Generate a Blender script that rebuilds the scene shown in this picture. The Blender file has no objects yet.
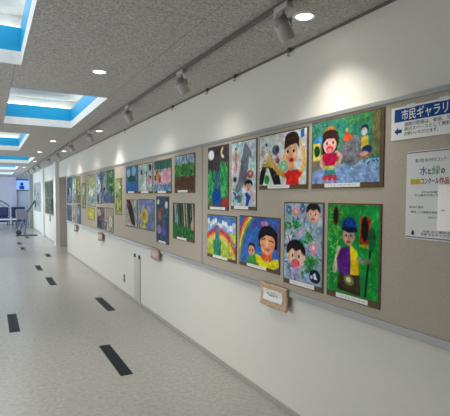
import bpy, bmesh, math, random
import numpy as np
from mathutils import Matrix, Vector
C = bpy.context.scene.collection
PI = math.pi
XW = 1.85            # face of the display boards
XB = 1.872           # wall behind the boards
HC = 2.578           # ceiling height

# ------------------------------------------------------------------ materials
def lin(c):
    c = np.asarray(c, float) / 255.0
    return np.where(c <= 0.04045, c / 12.92, ((c + 0.055) / 1.055) ** 2.4)
MATS = {}
def mat(name, rgb, rough=0.6, metal=0.0, spec=0.5, emit=0.0, noise=None, bump=None, coat=0.0):
    if name in MATS: return MATS[name]
    m = bpy.data.materials.new(name); m.use_nodes = True
    nt = m.node_tree; b = nt.nodes['Principled BSDF']
    c = [float(v) for v in lin(rgb)] + [1.0]
    b.inputs['Base Color'].default_value = c
    b.inputs['Roughness'].default_value = rough
    b.inputs['Metallic'].default_value = metal
    b.inputs['Specular IOR Level'].default_value = spec
    b.inputs['Coat Weight'].default_value = coat
    if emit:
        b.inputs['Emission Color'].default_value = c
        b.inputs['Emission Strength'].default_value = emit
    tc = nt.nodes.new('ShaderNodeTexCoord')
    if noise:
        sc, amt = noise
        n = nt.nodes.new('ShaderNodeTexNoise'); n.inputs['Scale'].default_value = sc; n.inputs['Detail'].default_value = 6
        nt.links.new(tc.outputs['Object'], n.inputs['Vector'])
        r = nt.nodes.new('ShaderNodeValToRGB')
        r.color_ramp.elements[0].position = .3; r.color_ramp.elements[1].position = .7
        r.color_ramp.elements[0].color = [v * (1 - amt) for v in c[:3]] + [1]
        r.color_ramp.elements[1].color = [min(1, v * (1 + amt)) for v in c[:3]] + [1]
        nt.links.new(n.outputs['Fac'], r.inputs['Fac']); nt.links.new(r.outputs['Color'], b.inputs['Base Color'])
    if bump:
        sc, st = bump
        n = nt.nodes.new('ShaderNodeTexNoise'); n.inputs['Scale'].default_value = sc; n.inputs['Detail'].default_value = 4
        nt.links.new(tc.outputs['Object'], n.inputs['Vector'])
        bp = nt.nodes.new('ShaderNodeBump'); bp.inputs['Strength'].default_value = st; bp.inputs['Distance'].default_value = .01
        nt.links.new(n.outputs['Fac'], bp.inputs['Height']); nt.links.new(bp.outputs['Normal'], b.inputs['Normal'])
    MATS[name] = m
    return m

def ceiling_mat():
    m = mat('acoustic_ceiling', (150, 147, 146), .9, spec=.15, bump=(160, .5))
    nt = m.node_tree; b = nt.nodes['Principled BSDF']; L = nt.links.new
    tc = nt.nodes.new('ShaderNodeTexCoord')
    n = nt.nodes.new('ShaderNodeTexNoise'); n.inputs['Scale'].default_value = 75; n.inputs['Detail'].default_value = 3; n.inputs['Roughness'].default_value = .7
    L(tc.outputs['Object'], n.inputs['Vector'])
    r = nt.nodes.new('ShaderNodeValToRGB'); e = r.color_ramp.elements
    e[0].position = .33; e[0].color = list(lin((146, 141, 137))) + [1]
    e[1].position = .62; e[1].color = list(lin((206, 201, 196))) + [1]
    L(n.outputs['Fac'], r.inputs['Fac'])
    br = nt.nodes.new('ShaderNodeTexBrick'); br.offset = 0; br.inputs['Scale'].default_value = 1
    br.inputs['Brick Width'].default_value = .92; br.inputs['Row Height'].default_value = 2.35; br.inputs['Mortar Size'].default_value = .004
    br.inputs['Color1'].default_value = br.inputs['Color2'].default_value = (1, 1, 1, 1); br.inputs['Mortar'].default_value = (.72, .72, .72, 1)
    mp = nt.nodes.new('ShaderNodeMapping'); mp.inputs['Location'].default_value = (-.2, 2.34, 0)
    L(tc.outputs['Object'], mp.inputs['Vector']); L(mp.outputs['Vector'], br.inputs['Vector'])
    mx = nt.nodes.new('ShaderNodeMix'); mx.data_type = 'RGBA'; mx.blend_type = 'MULTIPLY'; mx.inputs[0].default_value = 1
    L(r.outputs['Color'], mx.inputs[6]); L(br.outputs['Color'], mx.inputs[7]); L(mx.outputs[2], b.inputs['Base Color'])
    return m
def floor_mat():
    m = mat('vinyl_floor', (176, 174, 168), .3, spec=.45)
    nt = m.node_tree; b = nt.nodes['Principled BSDF']; L = nt.links.new
    tc = nt.nodes.new('ShaderNodeTexCoord')
    n = nt.nodes.new('ShaderNodeTexNoise'); n.inputs['Scale'].default_value = 28; n.inputs['Detail'].default_value = 7; n.inputs['Roughness'].default_value = .7
    n.inputs['Distortion'].default_value = .2
    L(tc.outputs['Object'], n.inputs['Vector'])
    r = nt.nodes.new('ShaderNodeValToRGB'); e = r.color_ramp.elements
    e[0].position = .2; e[0].color = list(lin((143, 140, 135))) + [1]
    e[1].position = .8; e[1].color = list(lin((186, 183, 176))) + [1]
    L(n.outputs['Fac'], r.inputs['Fac'])
    br = nt.nodes.new('ShaderNodeTexBrick'); br.offset = 0; br.inputs['Scale'].default_value = 1
    br.inputs['Brick Width'].default_value = .45; br.inputs['Row Height'].default_value = .45; br.inputs['Mortar Size'].default_value = 0
    br.inputs['Color1'].default_value = (1, 1, 1, 1); br.inputs['Color2'].default_value = (.975, .975, .975, 1); br.inputs['Mortar'].default_value = (.93, .93, .93, 1)
    L(tc.outputs['Object'], br.inputs['Vector'])
    mx = nt.nodes.new('ShaderNodeMix'); mx.data_type = 'RGBA'; mx.blend_type = 'MULTIPLY'; mx.inputs[0].default_value = 1
    L(r.outputs['Color'], mx.inputs[6]); L(br.outputs['Color'], mx.inputs[7]); L(mx.outputs[2], b.inputs['Base Color'])
    n2 = nt.nodes.new('ShaderNodeTexNoise'); n2.inputs['Scale'].default_value = 3; L(tc.outputs['Object'], n2.inputs['Vector'])
    mr = nt.nodes.new('ShaderNodeMapRange'); mr.inputs['To Min'].default_value = .20; mr.inputs['To Max'].default_value = .25
    L(n2.outputs['Fac'], mr.inputs['Value']); L(mr.outputs['Result'], b.inputs['Roughness'])
    return m
def paint_mat():
    m = bpy.data.materials.new('poster_paint'); m.use_nodes = True
    nt = m.node_tree; b = nt.nodes['Principled BSDF']; L = nt.links.new
    a = nt.nodes.new('ShaderNodeAttribute'); a.attribute_name = 'paint'
    L(a.outputs['Color'], b.inputs['Base Color'])
    b.inputs['Roughness'].default_value = .8; b.inputs['Specular IOR Level'].default_value = .12
    tc = nt.nodes.new('ShaderNodeTexCoord'); n = nt.nodes.new('ShaderNodeTexNoise'); n.inputs['Scale'].default_value = 120
    L(tc.outputs['Object'], n.inputs['Vector'])
    bp = nt.nodes.new('ShaderNodeBump'); bp.inputs['Strength'].default_value = .25; bp.inputs['Distance'].default_value = .002
    L(n.outputs['Fac'], bp.inputs['Height']); L(bp.outputs['Normal'], b.inputs['Normal'])
    return m
def glass_mat():
    m = bpy.data.materials.new('clear_glass'); m.use_nodes = True
    nt = m.node_tree; nt.nodes.clear(); L = nt.links.new
    o = nt.nodes.new('ShaderNodeOutputMaterial'); mx = nt.nodes.new('ShaderNodeMixShader'); mx.inputs[0].default_value = .08
    t = nt.nodes.new('ShaderNodeBsdfTransparent'); t.inputs['Color'].default_value = (.93, .97, 1, 1)
    g = nt.nodes.new('ShaderNodeBsdfGlossy'); g.inputs['Roughness'].default_value = .05
    L(t.outputs[0], mx.inputs[1]); L(g.outputs[0], mx.inputs[2]); L(mx.outputs[0], o.inputs['Surface'])
    return m

M_CEIL = ceiling_mat(); M_FLOOR = floor_mat(); M_PAINT = paint_mat(); M_GLASS = glass_mat()
M_WALL = mat('white_wall_vinyl', (216, 212, 201), .7, spec=.25, noise=(35, .012), bump=(220, .1))
M_BOARD = mat('beige_board_cloth', (172, 162, 146), .9, spec=.1, noise=(160, .08), bump=(400, .25))
M_ALU = mat('brushed_aluminium', (150, 150, 147), .45, .55)
M_BASE = mat('grey_vinyl_skirting', (164, 160, 150), .5)
M_MOUNT = mat('brown_backing_board', (92, 74, 54), .8, spec=.2, noise=(40, .15))
M_CARD = mat('white_card', (226, 224, 218), .75, spec=.2)
M_DARK = mat('dark_metal', (62, 60, 58), .5)
M_TRACK = mat('grey_track_metal', (96, 92, 88), .5)
M_SPOT = mat('light_grey_lamp_enamel', (182, 176, 171), .4)
M_STRIP = mat('black_inlay_strip', (22, 30, 38), .5, spec=.2, noise=(60, .15))
M_LAMP = mat('lit_lamp_lens', (255, 250, 240), .3, emit=9)
M_TUBE = mat('lit_cove_tube', (250, 253, 255), .3, emit=2.2)
M_BLUE = mat('bright_blue_paint', (18, 156, 204), .5, spec=.3)
M_WHITE = mat('coffer_white', (226, 226, 222), .8, spec=.2, noise=(26, .05))
M_PINE = mat('kraft_frame', (190, 158, 128), .75, noise=(30, .12), bump=(40, .5))
M_NAVY = mat('sign_blue_ink', (14, 66, 128), .6, spec=.15)
M_BLACK = mat('black_ink', (28, 28, 34), .6)

# ------------------------------------------------------------------ helpers
def tag(o, label=None, cat=None, group=None, kind=None):
    if label: o['label'] = label
    if cat: o['category'] = cat
    if group: o['group'] = group
    if kind: o['kind'] = kind
    return o
def empty(name, mtx):
    o = bpy.data.objects.new(name, None); C.objects.link(o); o.matrix_world = mtx
    o.empty_display_size = .05
    return o
def obj(name, bm, m, parent=None, smooth=False, mtx=None):
    me = bpy.data.meshes.new(name); bm.normal_update(); bm.to_mesh(me); bm.free()
    for mm in (m if isinstance(m, (list, tuple)) else [m]): me.materials.append(mm)
    if smooth:
        for p in me.polygons: p.use_smooth = True
    o = bpy.data.objects.new(name, me); C.objects.link(o)
    if parent is not None: o.parent = parent
    if mtx is not None: o.matrix_local = mtx
    return o
def box(bm, x0, x1, y0, y1, z0, z1, bev=0, mi=0):
    r = bmesh.ops.create_cube(bm, size=1)
    vs = r['verts']
    for v in vs:
        v.co = Vector(((x0 + x1) / 2 + v.co.x * (x1 - x0), (y0 + y1) / 2 + v.co.y * (y1 - y0), (z0 + z1) / 2 + v.co.z * (z1 - z0)))
    fs = set(f for v in vs for f in v.link_faces)
    for f in fs: f.material_index = mi
    if bev:
        es = list(set(e for v in vs for e in v.link_edges))
        bmesh.ops.bevel(bm, geom=es, offset=bev, segments=2, affect='EDGES', profile=.5)
    return bm
def B(*a, **k): return box(bmesh.new(), *a, **k)
def tube(bm, p0, p1, r0, r1=None, n=20, caps=True):
    r1 = r0 if r1 is None else r1
    p0, p1 = Vector(p0), Vector(p1); d = p1 - p0
    q = d.to_track_quat('Z', 'Y').to_matrix().to_4x4(); q.translation = (p0 + p1) / 2
    bmesh.ops.create_cone(bm, cap_ends=caps, segments=n, radius1=r0, radius2=r1, depth=d.length, matrix=q)
    return bm
def lathe(prof, n=32):
    bm = bmesh.new(); rings = []
    for r, z in prof:
        rings.append([bm.verts.new((max(r, 1e-4) * math.cos(2 * PI * i / n), max(r, 1e-4) * math.sin(2 * PI * i / n), z)) for i in range(n)])
    for a, b in zip(rings, rings[1:]):
        for i in range(n): bm.faces.new((a[i], a[(i + 1) % n], b[(i + 1) % n], b[i]))
    bmesh.ops.recalc_face_normals(bm, faces=bm.faces)
    return bm
def struct(name, bm, m, parent=None, smooth=False):
    o = obj(name, bm, m, parent, smooth)
    if parent is None: o['kind'] = 'structure'
    return o
WALLROT = Matrix(((0, 0, -1, 0), (-1, 0, 0, 0), (0, 1, 0, 0), (0, 0, 0, 1)))   # local right, up, out of the wall
def on_wall(y, z, x=XW): return Matrix.Translation((x, y, z)) @ WALLROT
def text(name, body, size, x, y, m, parent, z=.0012, width=None, bold=0.0):
    cu = bpy.data.curves.new(name, 'FONT'); cu.body = body; cu.size = size; cu.extrude = .0003; cu.offset = bold; cu.resolution_u = 3
    t = bpy.data.objects.new(name, cu); C.objects.link(t)
    bpy.context.view_layer.update()
    dg = bpy.context.evaluated_depsgraph_get()
    me = bpy.data.meshes.new_from_object(t.evaluated_get(dg)); bpy.data.objects.remove(t)
    me.materials.clear(); me.materials.append(m)
    co = np.array([v.co for v in me.vertices])
    s = 1.0
    if width and len(co):
        s = width / (co[:, 0].max() - co[:, 0].min())
        x -= co[:, 0].min() * s
    for v in me.vertices: v.co = Vector((x + v.co.x * s, y + v.co.y, z + v.co.z))
    o = bpy.data.objects.new(name, me); C.objects.link(o); o.parent = parent
    return o

# ------------------------------------------------------------------ room shell
Y0, Y1 = -4.0, 27.0
XL = -2.3
COF = [(-.68, .24, 1.50, 3.87), (.2, 1.12, 4.71, 7.06), (-.3, .62, 8.06, 11.2), (.2, 1.12, 12.85, 15.5), (-.1, .95, 17.2, 19.6), (-.3, 1.0, 21.5, 24.0),
       (-.68, .24, -3.2, -.85)]  # unseen lit coffer behind the camera, added for extra fill
def ceiling_mesh():
    xs = sorted(set([XL, XB + .7] + [v for c in COF for v in c[:2]])); ys = sorted(set([Y0, Y1] + [v for c in COF for v in c[2:]]))
    bm = bmesh.new(); vd = {}
    def V(x, y):
        if (x, y) not in vd: vd[(x, y)] = bm.verts.new((x, y, HC))
        return vd[(x, y)]
    for a, b in zip(xs, xs[1:]):
        for c, d in zip(ys, ys[1:]):
            mx, my = (a + b) / 2, (c + d) / 2
            if any(q[0] < mx < q[1] and q[2] < my < q[3] for q in COF): continue
            bm.faces.new((V(a, c), V(a, d), V(b, d), V(b, c)))
    return bm
ceil = struct('ceiling', ceiling_mesh(), M_CEIL)
LIP, BAND, SET = .105, .185, .10
def ring(x0, x1, y0, y1, z0, z1, t):
    bm = bmesh.new()
    box(bm, x0 - t, x0, y0 - t, y1 + t, z0, z1); box(bm, x1, x1 + t, y0 - t, y1 + t, z0, z1)
    box(bm, x0, x1, y0 - t, y0, z0, z1); box(bm, x0, x1, y1, y1 + t, z0, z1)
    return bm
for x0, x1, y0, y1 in COF:
    struct('coffer_lip', ring(x0, x1, y0, y1, HC + .001, HC + LIP, .02), M_WHITE, ceil)
    struct('coffer_band', ring(x0 + .0, x1 - .0, y0, y1, HC + LIP, HC + LIP + BAND, .02), M_BLUE, ceil)
    g = .12
    struct('coffer_cove', ring(x0 - g, x1 + g, y0 - g, y1 + g, HC + LIP + BAND - .03, HC + LIP + BAND + .13, .02), M_WHITE, ceil)
    struct('coffer_shelf', ring(x0 - .02, x1 + .02, y0 - .02, y1 + .02, HC + LIP + BAND - .03, HC + LIP + BAND - .015, g - .02), M_WHITE, ceil)
    struct('coffer_panel', B(x0 - g - .02, x1 + g + .02, y0 - g - .02, y1 + g + .02, HC + LIP + BAND + .13, HC + LIP + BAND + .15), M_WHITE, ceil)
    bm = bmesh.new(); zt = HC + LIP + BAND + .012; e = .06
    for p, q in (((x0 - e, y0, zt), (x0 - e, y1, zt)), ((x1 + e, y0, zt), (x1 + e, y1, zt)), ((x0, y0 - e, zt), (x1, y0 - e, zt)), ((x0, y1 + e, zt), (x1, y1 + e, zt))):
        tube(bm, p, q, .014, n=10)
    struct('cove_lamp', bm, M_TUBE, ceil, True)

bm = B(XL, XB + .7, Y0, Y1, -.08, 0); struct('floor', bm, M_FLOOR)
YE, YR = 12.58, 14.12      # the doorway recess between these
bm = bmesh.new()
box(bm, XB, XB + .12, Y0, YE, 0, HC)
box(bm, XB, XB + .12, YE, YR, 2.1, HC)
box(bm, XB, XB + .12, YR, 23.0, 0, HC)
box(bm, XB - .10, XB, YR, 14.62, 0, HC); box(bm, XB - .06, XB, 18.05, 18.75, 0, HC)
struct('wall_right', bm, M_WALL)
M_GREY = mat('grey_door_paint', (176, 170, 160), .6)
bm = bmesh.new(); box(bm, XB - .004, XB + .32, YR - .06, YR - .001, 0, 2.098); box(bm, XB + .001, XB + .32, YE + .001, YE + .05, 0, 2.098); box(bm, XB + .121, XB + .32, YE, YR, 2.1, 2.16)
fr = struct('door_1', bm, M_GREY)
struct('door_leaf', B(XB + .28, XB + .32, YE + .05, YR - .06, 0, 2.098), M_GREY, fr)
bm = bmesh.new(); tube(bm, (XB + .25, 13.85, .95), (XB + .25, 13.85, 1.15), .012); struct('door_handle', bm, M_ALU, fr)
# left side and ends
bm = bmesh.new()
for a_, b_ in ((Y0, 1.5), (7.5, 8.5), (14.5, 16.0), (26, Y1)): box(bm, XL - .12, XL, a_, b_, 0, HC)
for a_, b_ in ((1.5, 7.5), (8.5, 14.5), (16.0, 26)): box(bm, XL - .12, XL, a_, b_, 0, .2); box(bm, XL - .12, XL, a_, b_, 1.9, HC)
struct('wall_left', bm, M_WALL)
struct('wall_near', B(XL, XB + .12, Y0 - .12, Y0, 0, HC), M_WALL)
M_END = mat('pale_end_wall', (214, 218, 226), .7, spec=.2)
struct('wall_far', B(XL, XB + .8, Y1, Y1 + .12, 0, HC), M_END)
struct('wall_far_side', B(XB + .7, XB + .8, 23.0, Y1, 0, HC), M_END)
def unseen_window(name, y0, y1, z0, z1, n):
    bm = bmesh.new(); x0, x1 = XL - .08, XL - .03
    box(bm, x0, x1, y0, y1, z0, z0 + .06); box(bm, x0, x1, y0, y1, z1 - .06, z1)
    for i in range(n + 1):
        y = y0 + .03 + (y1 - y0 - .06) * i / n; box(bm, x0, x1, y - .03, y + .03, z0 + .06, z1 - .06)
    f = struct(name, bm, M_ALU)
    struct('unseen_window_pane', B(XL - .058, XL - .052, y0 + .06, y1 - .06, z0 + .06, z1 - .06), M_GLASS, f)
WINS = [(1.5, 7.5), (8.5, 14.5), (16.0, 26.0)]  # unseen windows, added in the left wall to supply daylight
for k_, (a_, b_) in enumerate(WINS): unseen_window('unseen_window_%d' % (k_ + 1), a_, b_, .2, 1.9, 6)
# skirting, rail at the ceiling
bm = bmesh.new(); box(bm, XB - .008, XB, Y0, YE, 0, .042, .002); box(bm, XB - .008, XB, 14.62, 18.05, 0, .042); box(bm, XB - .008, XB, 18.75, 23, 0, .042)
struct('baseboard_right', bm, M_BASE)
bm = bmesh.new(); box(bm, XB - .018, XB, Y0, 14.1, HC - .012, HC - .002, .002)
struct('trim_1', bm, M_TRACK)
# column at the far corner
bm = bmesh.new(); box(bm, XB - .16, XB + .04, 23.0, 23.35, 0, HC, .01)
tag(struct('trim_2', bm, mat('column_grey', (150, 152, 142), .6)))

# ------------------------------------------------------------------ display boards
def board(y_right, y_left, seam_label, frame_left=True):
    """cloth board from y_right (nearer) to y_left"""
    z0, z1 = .872, 2.062
    w = y_left - y_right
    r = empty('display_board', on_wall((y_left + y_right) / 2, z0, XB))
    tag(r, seam_label, 'notice board')
    d = XB - XW
    obj('cloth_panel', B(-w / 2 + .012, w / 2 - .012, .02, z1 - z0 - .02, 0, d), M_BOARD, r)
    bm = bmesh.new(); e = .012
    box(bm, -w / 2, w / 2, z1 - z0 - .024, z1 - z0, 0, d + e, .002)
    box(bm, -w / 2, w / 2, -.022, .02, 0, d + e, .003)
    box(bm, -w / 2, -w / 2 + .012, .02, z1 - z0 - .024, 0, d + .004); box(bm, w / 2 - .012, w / 2, .02, z1 - z0 - .024, 0, d + .004)
    obj('board_frame', bm, M_ALU, r)
    return r
board(-.2, 3.925, 'nearest long beige cloth board on right wall, under blue gallery sign')
board(3.93, 12.56, 'long beige cloth board with many small paintings, between metal seam and doorway recess')

# ------------------------------------------------------------------ children's paintings
class Art:
    """a small painted sheet, kept as one colour per vertex of a fine grid (u right, v down, both 0..1)"""
    def __init__(s, w, h, res, seed, bg):
        s.W = w / h; s.ny = res; s.nx = max(8, int(res * s.W)); s.w, s.h = w, h
        s.rng = np.random.default_rng(seed)
        s.u, s.v = np.meshgrid((np.arange(s.nx) + .5) / s.nx, (np.arange(s.ny) + .5) / s.ny)
        s.x = s.u * s.W; s.px = 1.0 / s.ny
        s.c = np.zeros((s.ny, s.nx, 3)) + np.array(bg, float)
        s.mott(.10, 14)
    def noise(s, k):
        gy, gx = k + 2, max(2, int(k * s.W)) + 2
        g = s.rng.random((gy, gx)); fy = s.v * k; fx = s.u * (gx - 2)
        iy = fy.astype(int); ix = fx.astype(int); ty = fy - iy; tx = fx - ix
        ty = ty * ty * (3 - 2 * ty); tx = tx * tx * (3 - 2 * tx)
        return (g[iy, ix] * (1 - tx) + g[iy, ix + 1] * tx) * (1 - ty) + (g[iy + 1, ix] * (1 - tx) + g[iy + 1, ix + 1] * tx) * ty
    def mott(s, amt, k):
        s.c *= (1 + amt * 2 * (s.noise(k) - .5))[..., None]
    def put(s, a, col, tex=.1):
        a = np.clip(a, 0, 1)[..., None]
        c = np.array(col, float) * (1 + tex * 2 * (s.noise(22) - .5))[..., None]
        s.c = s.c * (1 - a) + c * a
    def ell(s, cu, cv, ru, rv, col, ang=0, wob=.12, tex=.1):
        dx = s.x - cu * s.W; dy = s.v - cv; a = math.radians(ang)
        p = dx * math.cos(a) + dy * math.sin(a); q = -dx * math.sin(a) + dy * math.cos(a)
        rx, ry = ru * s.W, rv
        d = np.sqrt((p / rx) ** 2 + (q / ry) ** 2) - 1 + wob * (s.noise(14) - .5)
        s.put(.5 - d * min(rx, ry) / s.px, col, tex)
    def poly(s, pts, col, tex=.1, wob=.012):
        P = [(a * s.W, b) for a, b in pts]
        ins = np.zeros(s.x.shape, bool); dm = np.full(s.x.shape, 9.)
        yy = s.v + wob * (s.noise(12) - .5); xx = s.x + wob * (s.noise(12) - .5)
        for (x1, y1), (x2, y2) in zip(P, P[1:] + P[:1]):
            if y1 != y2:
                ins ^= ((y1 > yy) != (y2 > yy)) & (xx < (x2 - x1) * (yy - y1) / (y2 - y1) + x1)
            dm = np.minimum(dm, s.seg(xx, yy, x1, y1, x2, y2))
        s.put(.5 + np.where(ins, dm, -dm) / s.px, col, tex)
    @staticmethod
    def seg(x, y, x1, y1, x2, y2):
        dx, dy = x2 - x1, y2 - y1; L = dx * dx + dy * dy + 1e-12
        t = np.clip(((x - x1) * dx + (y - y1) * dy) / L, 0, 1)
        return np.hypot(x - x1 - t * dx, y - y1 - t * dy)
    def line(s, pts, wd, col, tex=.08):
        dm = np.full(s.x.shape, 9.)
        for a, b in zip(pts, pts[1:]): dm = np.minimum(dm, s.seg(s.x, s.v, a[0] * s.W, a[1], b[0] * s.W, b[1]))
        s.put(.5 + (wd / 2 - dm) / s.px, col, tex)
    def rect(s, u0, u1, v0, v1, col, tex=.12): s.poly([(u0, v0), (u1, v0), (u1, v1), (u0, v1)], col, tex)
    def dabs(s, n, reg, cols, ln=.05, wd=.015, ang=None):
        u0, u1, v0, v1 = reg; r = s.rng
        for _ in range(n):
            u, v = r.uniform(u0, u1), r.uniform(v0, v1); a = r.uniform(0, PI) if ang is None else math.radians(ang + r.uniform(-25, 25))
            l = ln * r.uniform(.5, 1.3); c = cols[r.integers(len(cols))]
            s.line([(u - l / 2 * math.cos(a) / s.W, v - l / 2 * math.sin(a)), (u + l / 2 * math.cos(a) / s.W, v + l / 2 * math.sin(a))], wd * r.uniform(.6, 1.4), c)
    def bow(s, cu, cv, r0, wd, cols, half=None):
        for i, c in enumerate(cols):
            d = np.abs(np.hypot(s.x - cu * s.W, s.v - cv) - (r0 - i * wd)); s.put(.5 + (wd * .55 - d) / s.px, c)
    def flower(s, u, v, r, col, mid=(240, 220, 120)):
        for k in range(5):
            a = k * 2 * PI / 5 + .4; s.ell(u + r * .6 * math.cos(a) / s.W, v + r * .6 * math.sin(a), r * .5 / s.W, r * .5, col)
        s.ell(u, v, r * .3 / s.W, r * .3, mid)
    def grain(s):
        # streaky brush and crayon texture over the flat paint
        g = 1 + .16 * (s.noise(34) - .5) + .14 * (s.rng.random(s.x.shape) - .5) + .22 * (s.noise(9) - .5)
        hue = 1 + .14 * np.stack([s.noise(18) - .5 for _ in range(3)], -1)
        k = .93 if s.ny > 65 else .87
        c = 100 + (s.c * k - 102) * 1.1 + (s.c - s.c.mean(2, keepdims=True)) * (.06 if s.ny > 65 else -.16)
        return c * g[..., None] * hue
    def mesh(s, w, h):
        nx, ny = s.nx, s.ny
        X, Yv = np.meshgrid(np.linspace(-w / 2, w / 2, nx), np.linspace(h, 0, ny))
        co = np.zeros((ny * nx, 3)); co[:, 0] = X.ravel(); co[:, 1] = Yv.ravel()
        # curl of thick painted paper, under half a millimetre
        i = np.arange(ny * nx).reshape(ny, nx)
        q = np.stack([i[1:, :-1], i[1:, 1:], i[:-1, 1:], i[:-1, :-1]], -1).reshape(-1, 4)
        # a back sheet gives the paper its thickness
        t = .0009
        n0 = len(co); co = np.vstack([co, [[-w / 2, h, -t], [w / 2, h, -t], [w / 2, 0, -t], [-w / 2, 0, -t]]])
        me = bpy.data.meshes.new('painted_sheet')
        extra = [(n0, n0 + 1, n0 + 2, n0 + 3), (i[0, 0], i[0, -1], n0 + 1, n0), (i[-1, -1], i[-1, 0], n0 + 3, n0 + 2)]
        me.from_pydata(co.tolist(), [], q.tolist() + [tuple(int(k) for k in f) for f in extra])
        ca = me.color_attributes.new('paint', 'FLOAT_COLOR', 'POINT')
        col = np.ones((len(co), 4)); col[:n0, :3] = lin(np.clip(s.grain(), 6, 240)).reshape(-1, 3); col[n0:, :3] = .7
        ca.data.foreach_set('color', col.ravel()); me.materials.append(M_PAINT)
        return me
SKIN = (222, 172, 140)
def painting(y_left, y_right, z0, z1, art, label, group=None, cap=(.18, .82), bl=.008, br=.009, bt=.009, bb=.03, tilt=0, x=XW, hang=0):
    w, h = y_left - y_right, z1 - z0
    r = empty('painting', on_wall((y_left + y_right) / 2, z0, x) @ Matrix.Rotation(math.radians(tilt), 4, 'Z'))
    tag(r, label, 'painting', group)
    obj('mount_board', B(-w / 2, w / 2, 0, h, .0004, .0056, .0012), M_MOUNT, r)
    me = art.mesh(w - bl - br, h - bt - bb)
    o = bpy.data.objects.new('painted_sheet', me); C.objects.link(o); o.parent = r
    o.matrix_local = Matrix.Translation(((bl - br) / 2, bb, .0072))
    if cap:
        a, b = -w / 2 + w * cap[0], -w / 2 + w * cap[1]
        obj('caption_strip', B(a, b, .006, .034, .0056, .0066), M_CARD, r)
        bm = bmesh.new(); rr = random.Random(int(y_left * 1000)); p = a + .03
        while p < b - .04:
            l = rr.uniform(.008, .02); box(bm, p, p + l, .015, .024, .0066, .0068); p += l + rr.uniform(.004, .02)
        obj('caption_writing', bm, mat('grey_pencil', (192, 189, 184), .7), r)
    return r
def A(w, h, res, seed, bg): return Art(w, h, res, seed, bg)
def face(a, u, v, ru, rv, skin=SKIN, hair=(40, 30, 28), mouth=(190, 50, 50), fringe=.55, eyes=True, open_=False):
    a.ell(u, v - rv * .35, ru * 1.18, rv * 1.0, hair, wob=.06)
    a.ell(u - ru * 1.0, v + rv * .1, ru * .2, rv * .22, skin); a.ell(u + ru * 1.0, v + rv * .1, ru * .2, rv * .22, skin)
    a.ell(u, v + rv * .12, ru, rv * .95, skin, wob=.06)
    a.poly([(u - ru * .98, v - rv * .1), (u - ru * .8, v - rv * .8), (u, v - rv * 1.05), (u + ru * .8, v - rv * .8), (u + ru * .98, v - rv * .1), (u + ru * .5, v - rv * fringe), (u, v - rv * .38), (u - ru * .5, v - rv * fringe)], hair)
    if eyes:
        for k in (-1, 1):
            a.ell(u + k * ru * .4, v + rv * .05, ru * .2, rv * .2, (240, 236, 230)); a.ell(u + k * ru * .4, v + rv * .06, ru * .12, rv * .15, (25, 22, 25))
    a.line([(u, v + rv * .2), (u + ru * .06, v + rv * .4)], .008, tuple(int(k * .75) for k in skin))
    if open_:
        a.ell(u, v + rv * .68, ru * .5, rv * .32, mouth); a.ell(u, v + rv * .78, ru * .3, rv * .16, (235, 130, 140))
    else: a.ell(u, v + rv * .65, ru * .3, rv * .12, mouth)

# -- girl in red dress by the river (largest, top row)
a = A(.56, .37, 96, 1, (62, 128, 108))
a.dabs(150, (0, 1, 0, .45), [(28, 112, 88), (70, 150, 110), (40, 125, 120), (90, 140, 70), (20, 95, 80)], .06, .02)
a.dabs(40, (.0, .22, .0, .45), [(90, 150, 150), (70, 130, 90), (120, 160, 140)], .06, .02)
a.ell(.11, .33, .07, .1, (62, 128, 178)); a.ell(.17, .26, .06, .06, (90, 160, 190))
a.rect(.9, 1.02, -.02, .62, (112, 108, 78)); a.dabs(40, (.86, 1, 0, .6), [(90, 84, 60), (130, 130, 90), (80, 120, 70)], .09, .012, 90)
a.dabs(30, (.55, .9, 0, .12), [(90, 150, 70), (60, 120, 50)], .07, .02)
a.rect(-.02, 1.02, .66, 1.02, (134, 162, 200)); a.dabs(120, (0, 1, .68, 1), [(110, 142, 190), (156, 180, 212), (136, 164, 206), (100, 132, 180), (178, 192, 212)], .09, .012, 8)
a.poly([(0, .58), (.2, .56), (.3, .7), (.12, .76), (0, .82)], (124, 124, 110)); a.dabs(20, (.78, .97, .55, .72), [(50, 90, 70), (80, 110, 90)], .05, .02)
a.ell(.63, .52, .17, .22, (118, 118, 124)); a.dabs(60, (.5, .77, .34, .68), [(100, 100, 110), (140, 140, 145), (122, 112, 128), (90, 96, 104)], .07, .016)
a.dabs(25, (.35, .6, .62, .7), [(70, 80, 84), (90, 120, 110)], .06, .014)
a.poly([(.49, .35), (.55, .2), (.64, .33), (.56, .38)], (214, 96, 52)); a.ell(.55, .2, .02, .03, (220, 190, 150))
a.ell(.8, .24, .05, .07, (40, 40, 44)); a.ell(.795, .27, .04, .06, (190, 190, 186)); a.poly([(.76, .34), (.84, .34), (.86, .52), (.75, .52)], (200, 176, 62))
a.ell(.83, .53, .07, .06, (34, 58, 96)); a.ell(.8, .6, .06, .05, (196, 150, 140)); a.line([(.7, .6), (.78, .64), (.9, .58)], .03, (140, 90, 76))
a.rect(.02, .145, .34, .62, (214, 196, 96)); a.ell(.085, .47, .05, .09, (24, 72, 36))
a.ell(.29, .2, .12, .11, (110, 124, 84)); a.ell(.3, .15, .06, .05, (190, 130, 80)); a.ell(.3, .33, .135, .17, (62, 42, 34)); a.ell(.3, .24, .12, .09, (62, 42, 34)); a.rect(.175, .23, .35, .55, (62, 42, 34)); a.rect(.37, .41, .35, .58, (62, 42, 34))
a.ell(.295, .37, .105, .15, (228, 176, 164)); a.poly([(.19, .36), (.2, .22), (.3, .18), (.4, .24), (.405, .36), (.36, .29), (.25, .29)], (62, 42, 34))
for k in (.25, .35): a.ell(k, .36, .016, .024, (90, 60, 60))
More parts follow.
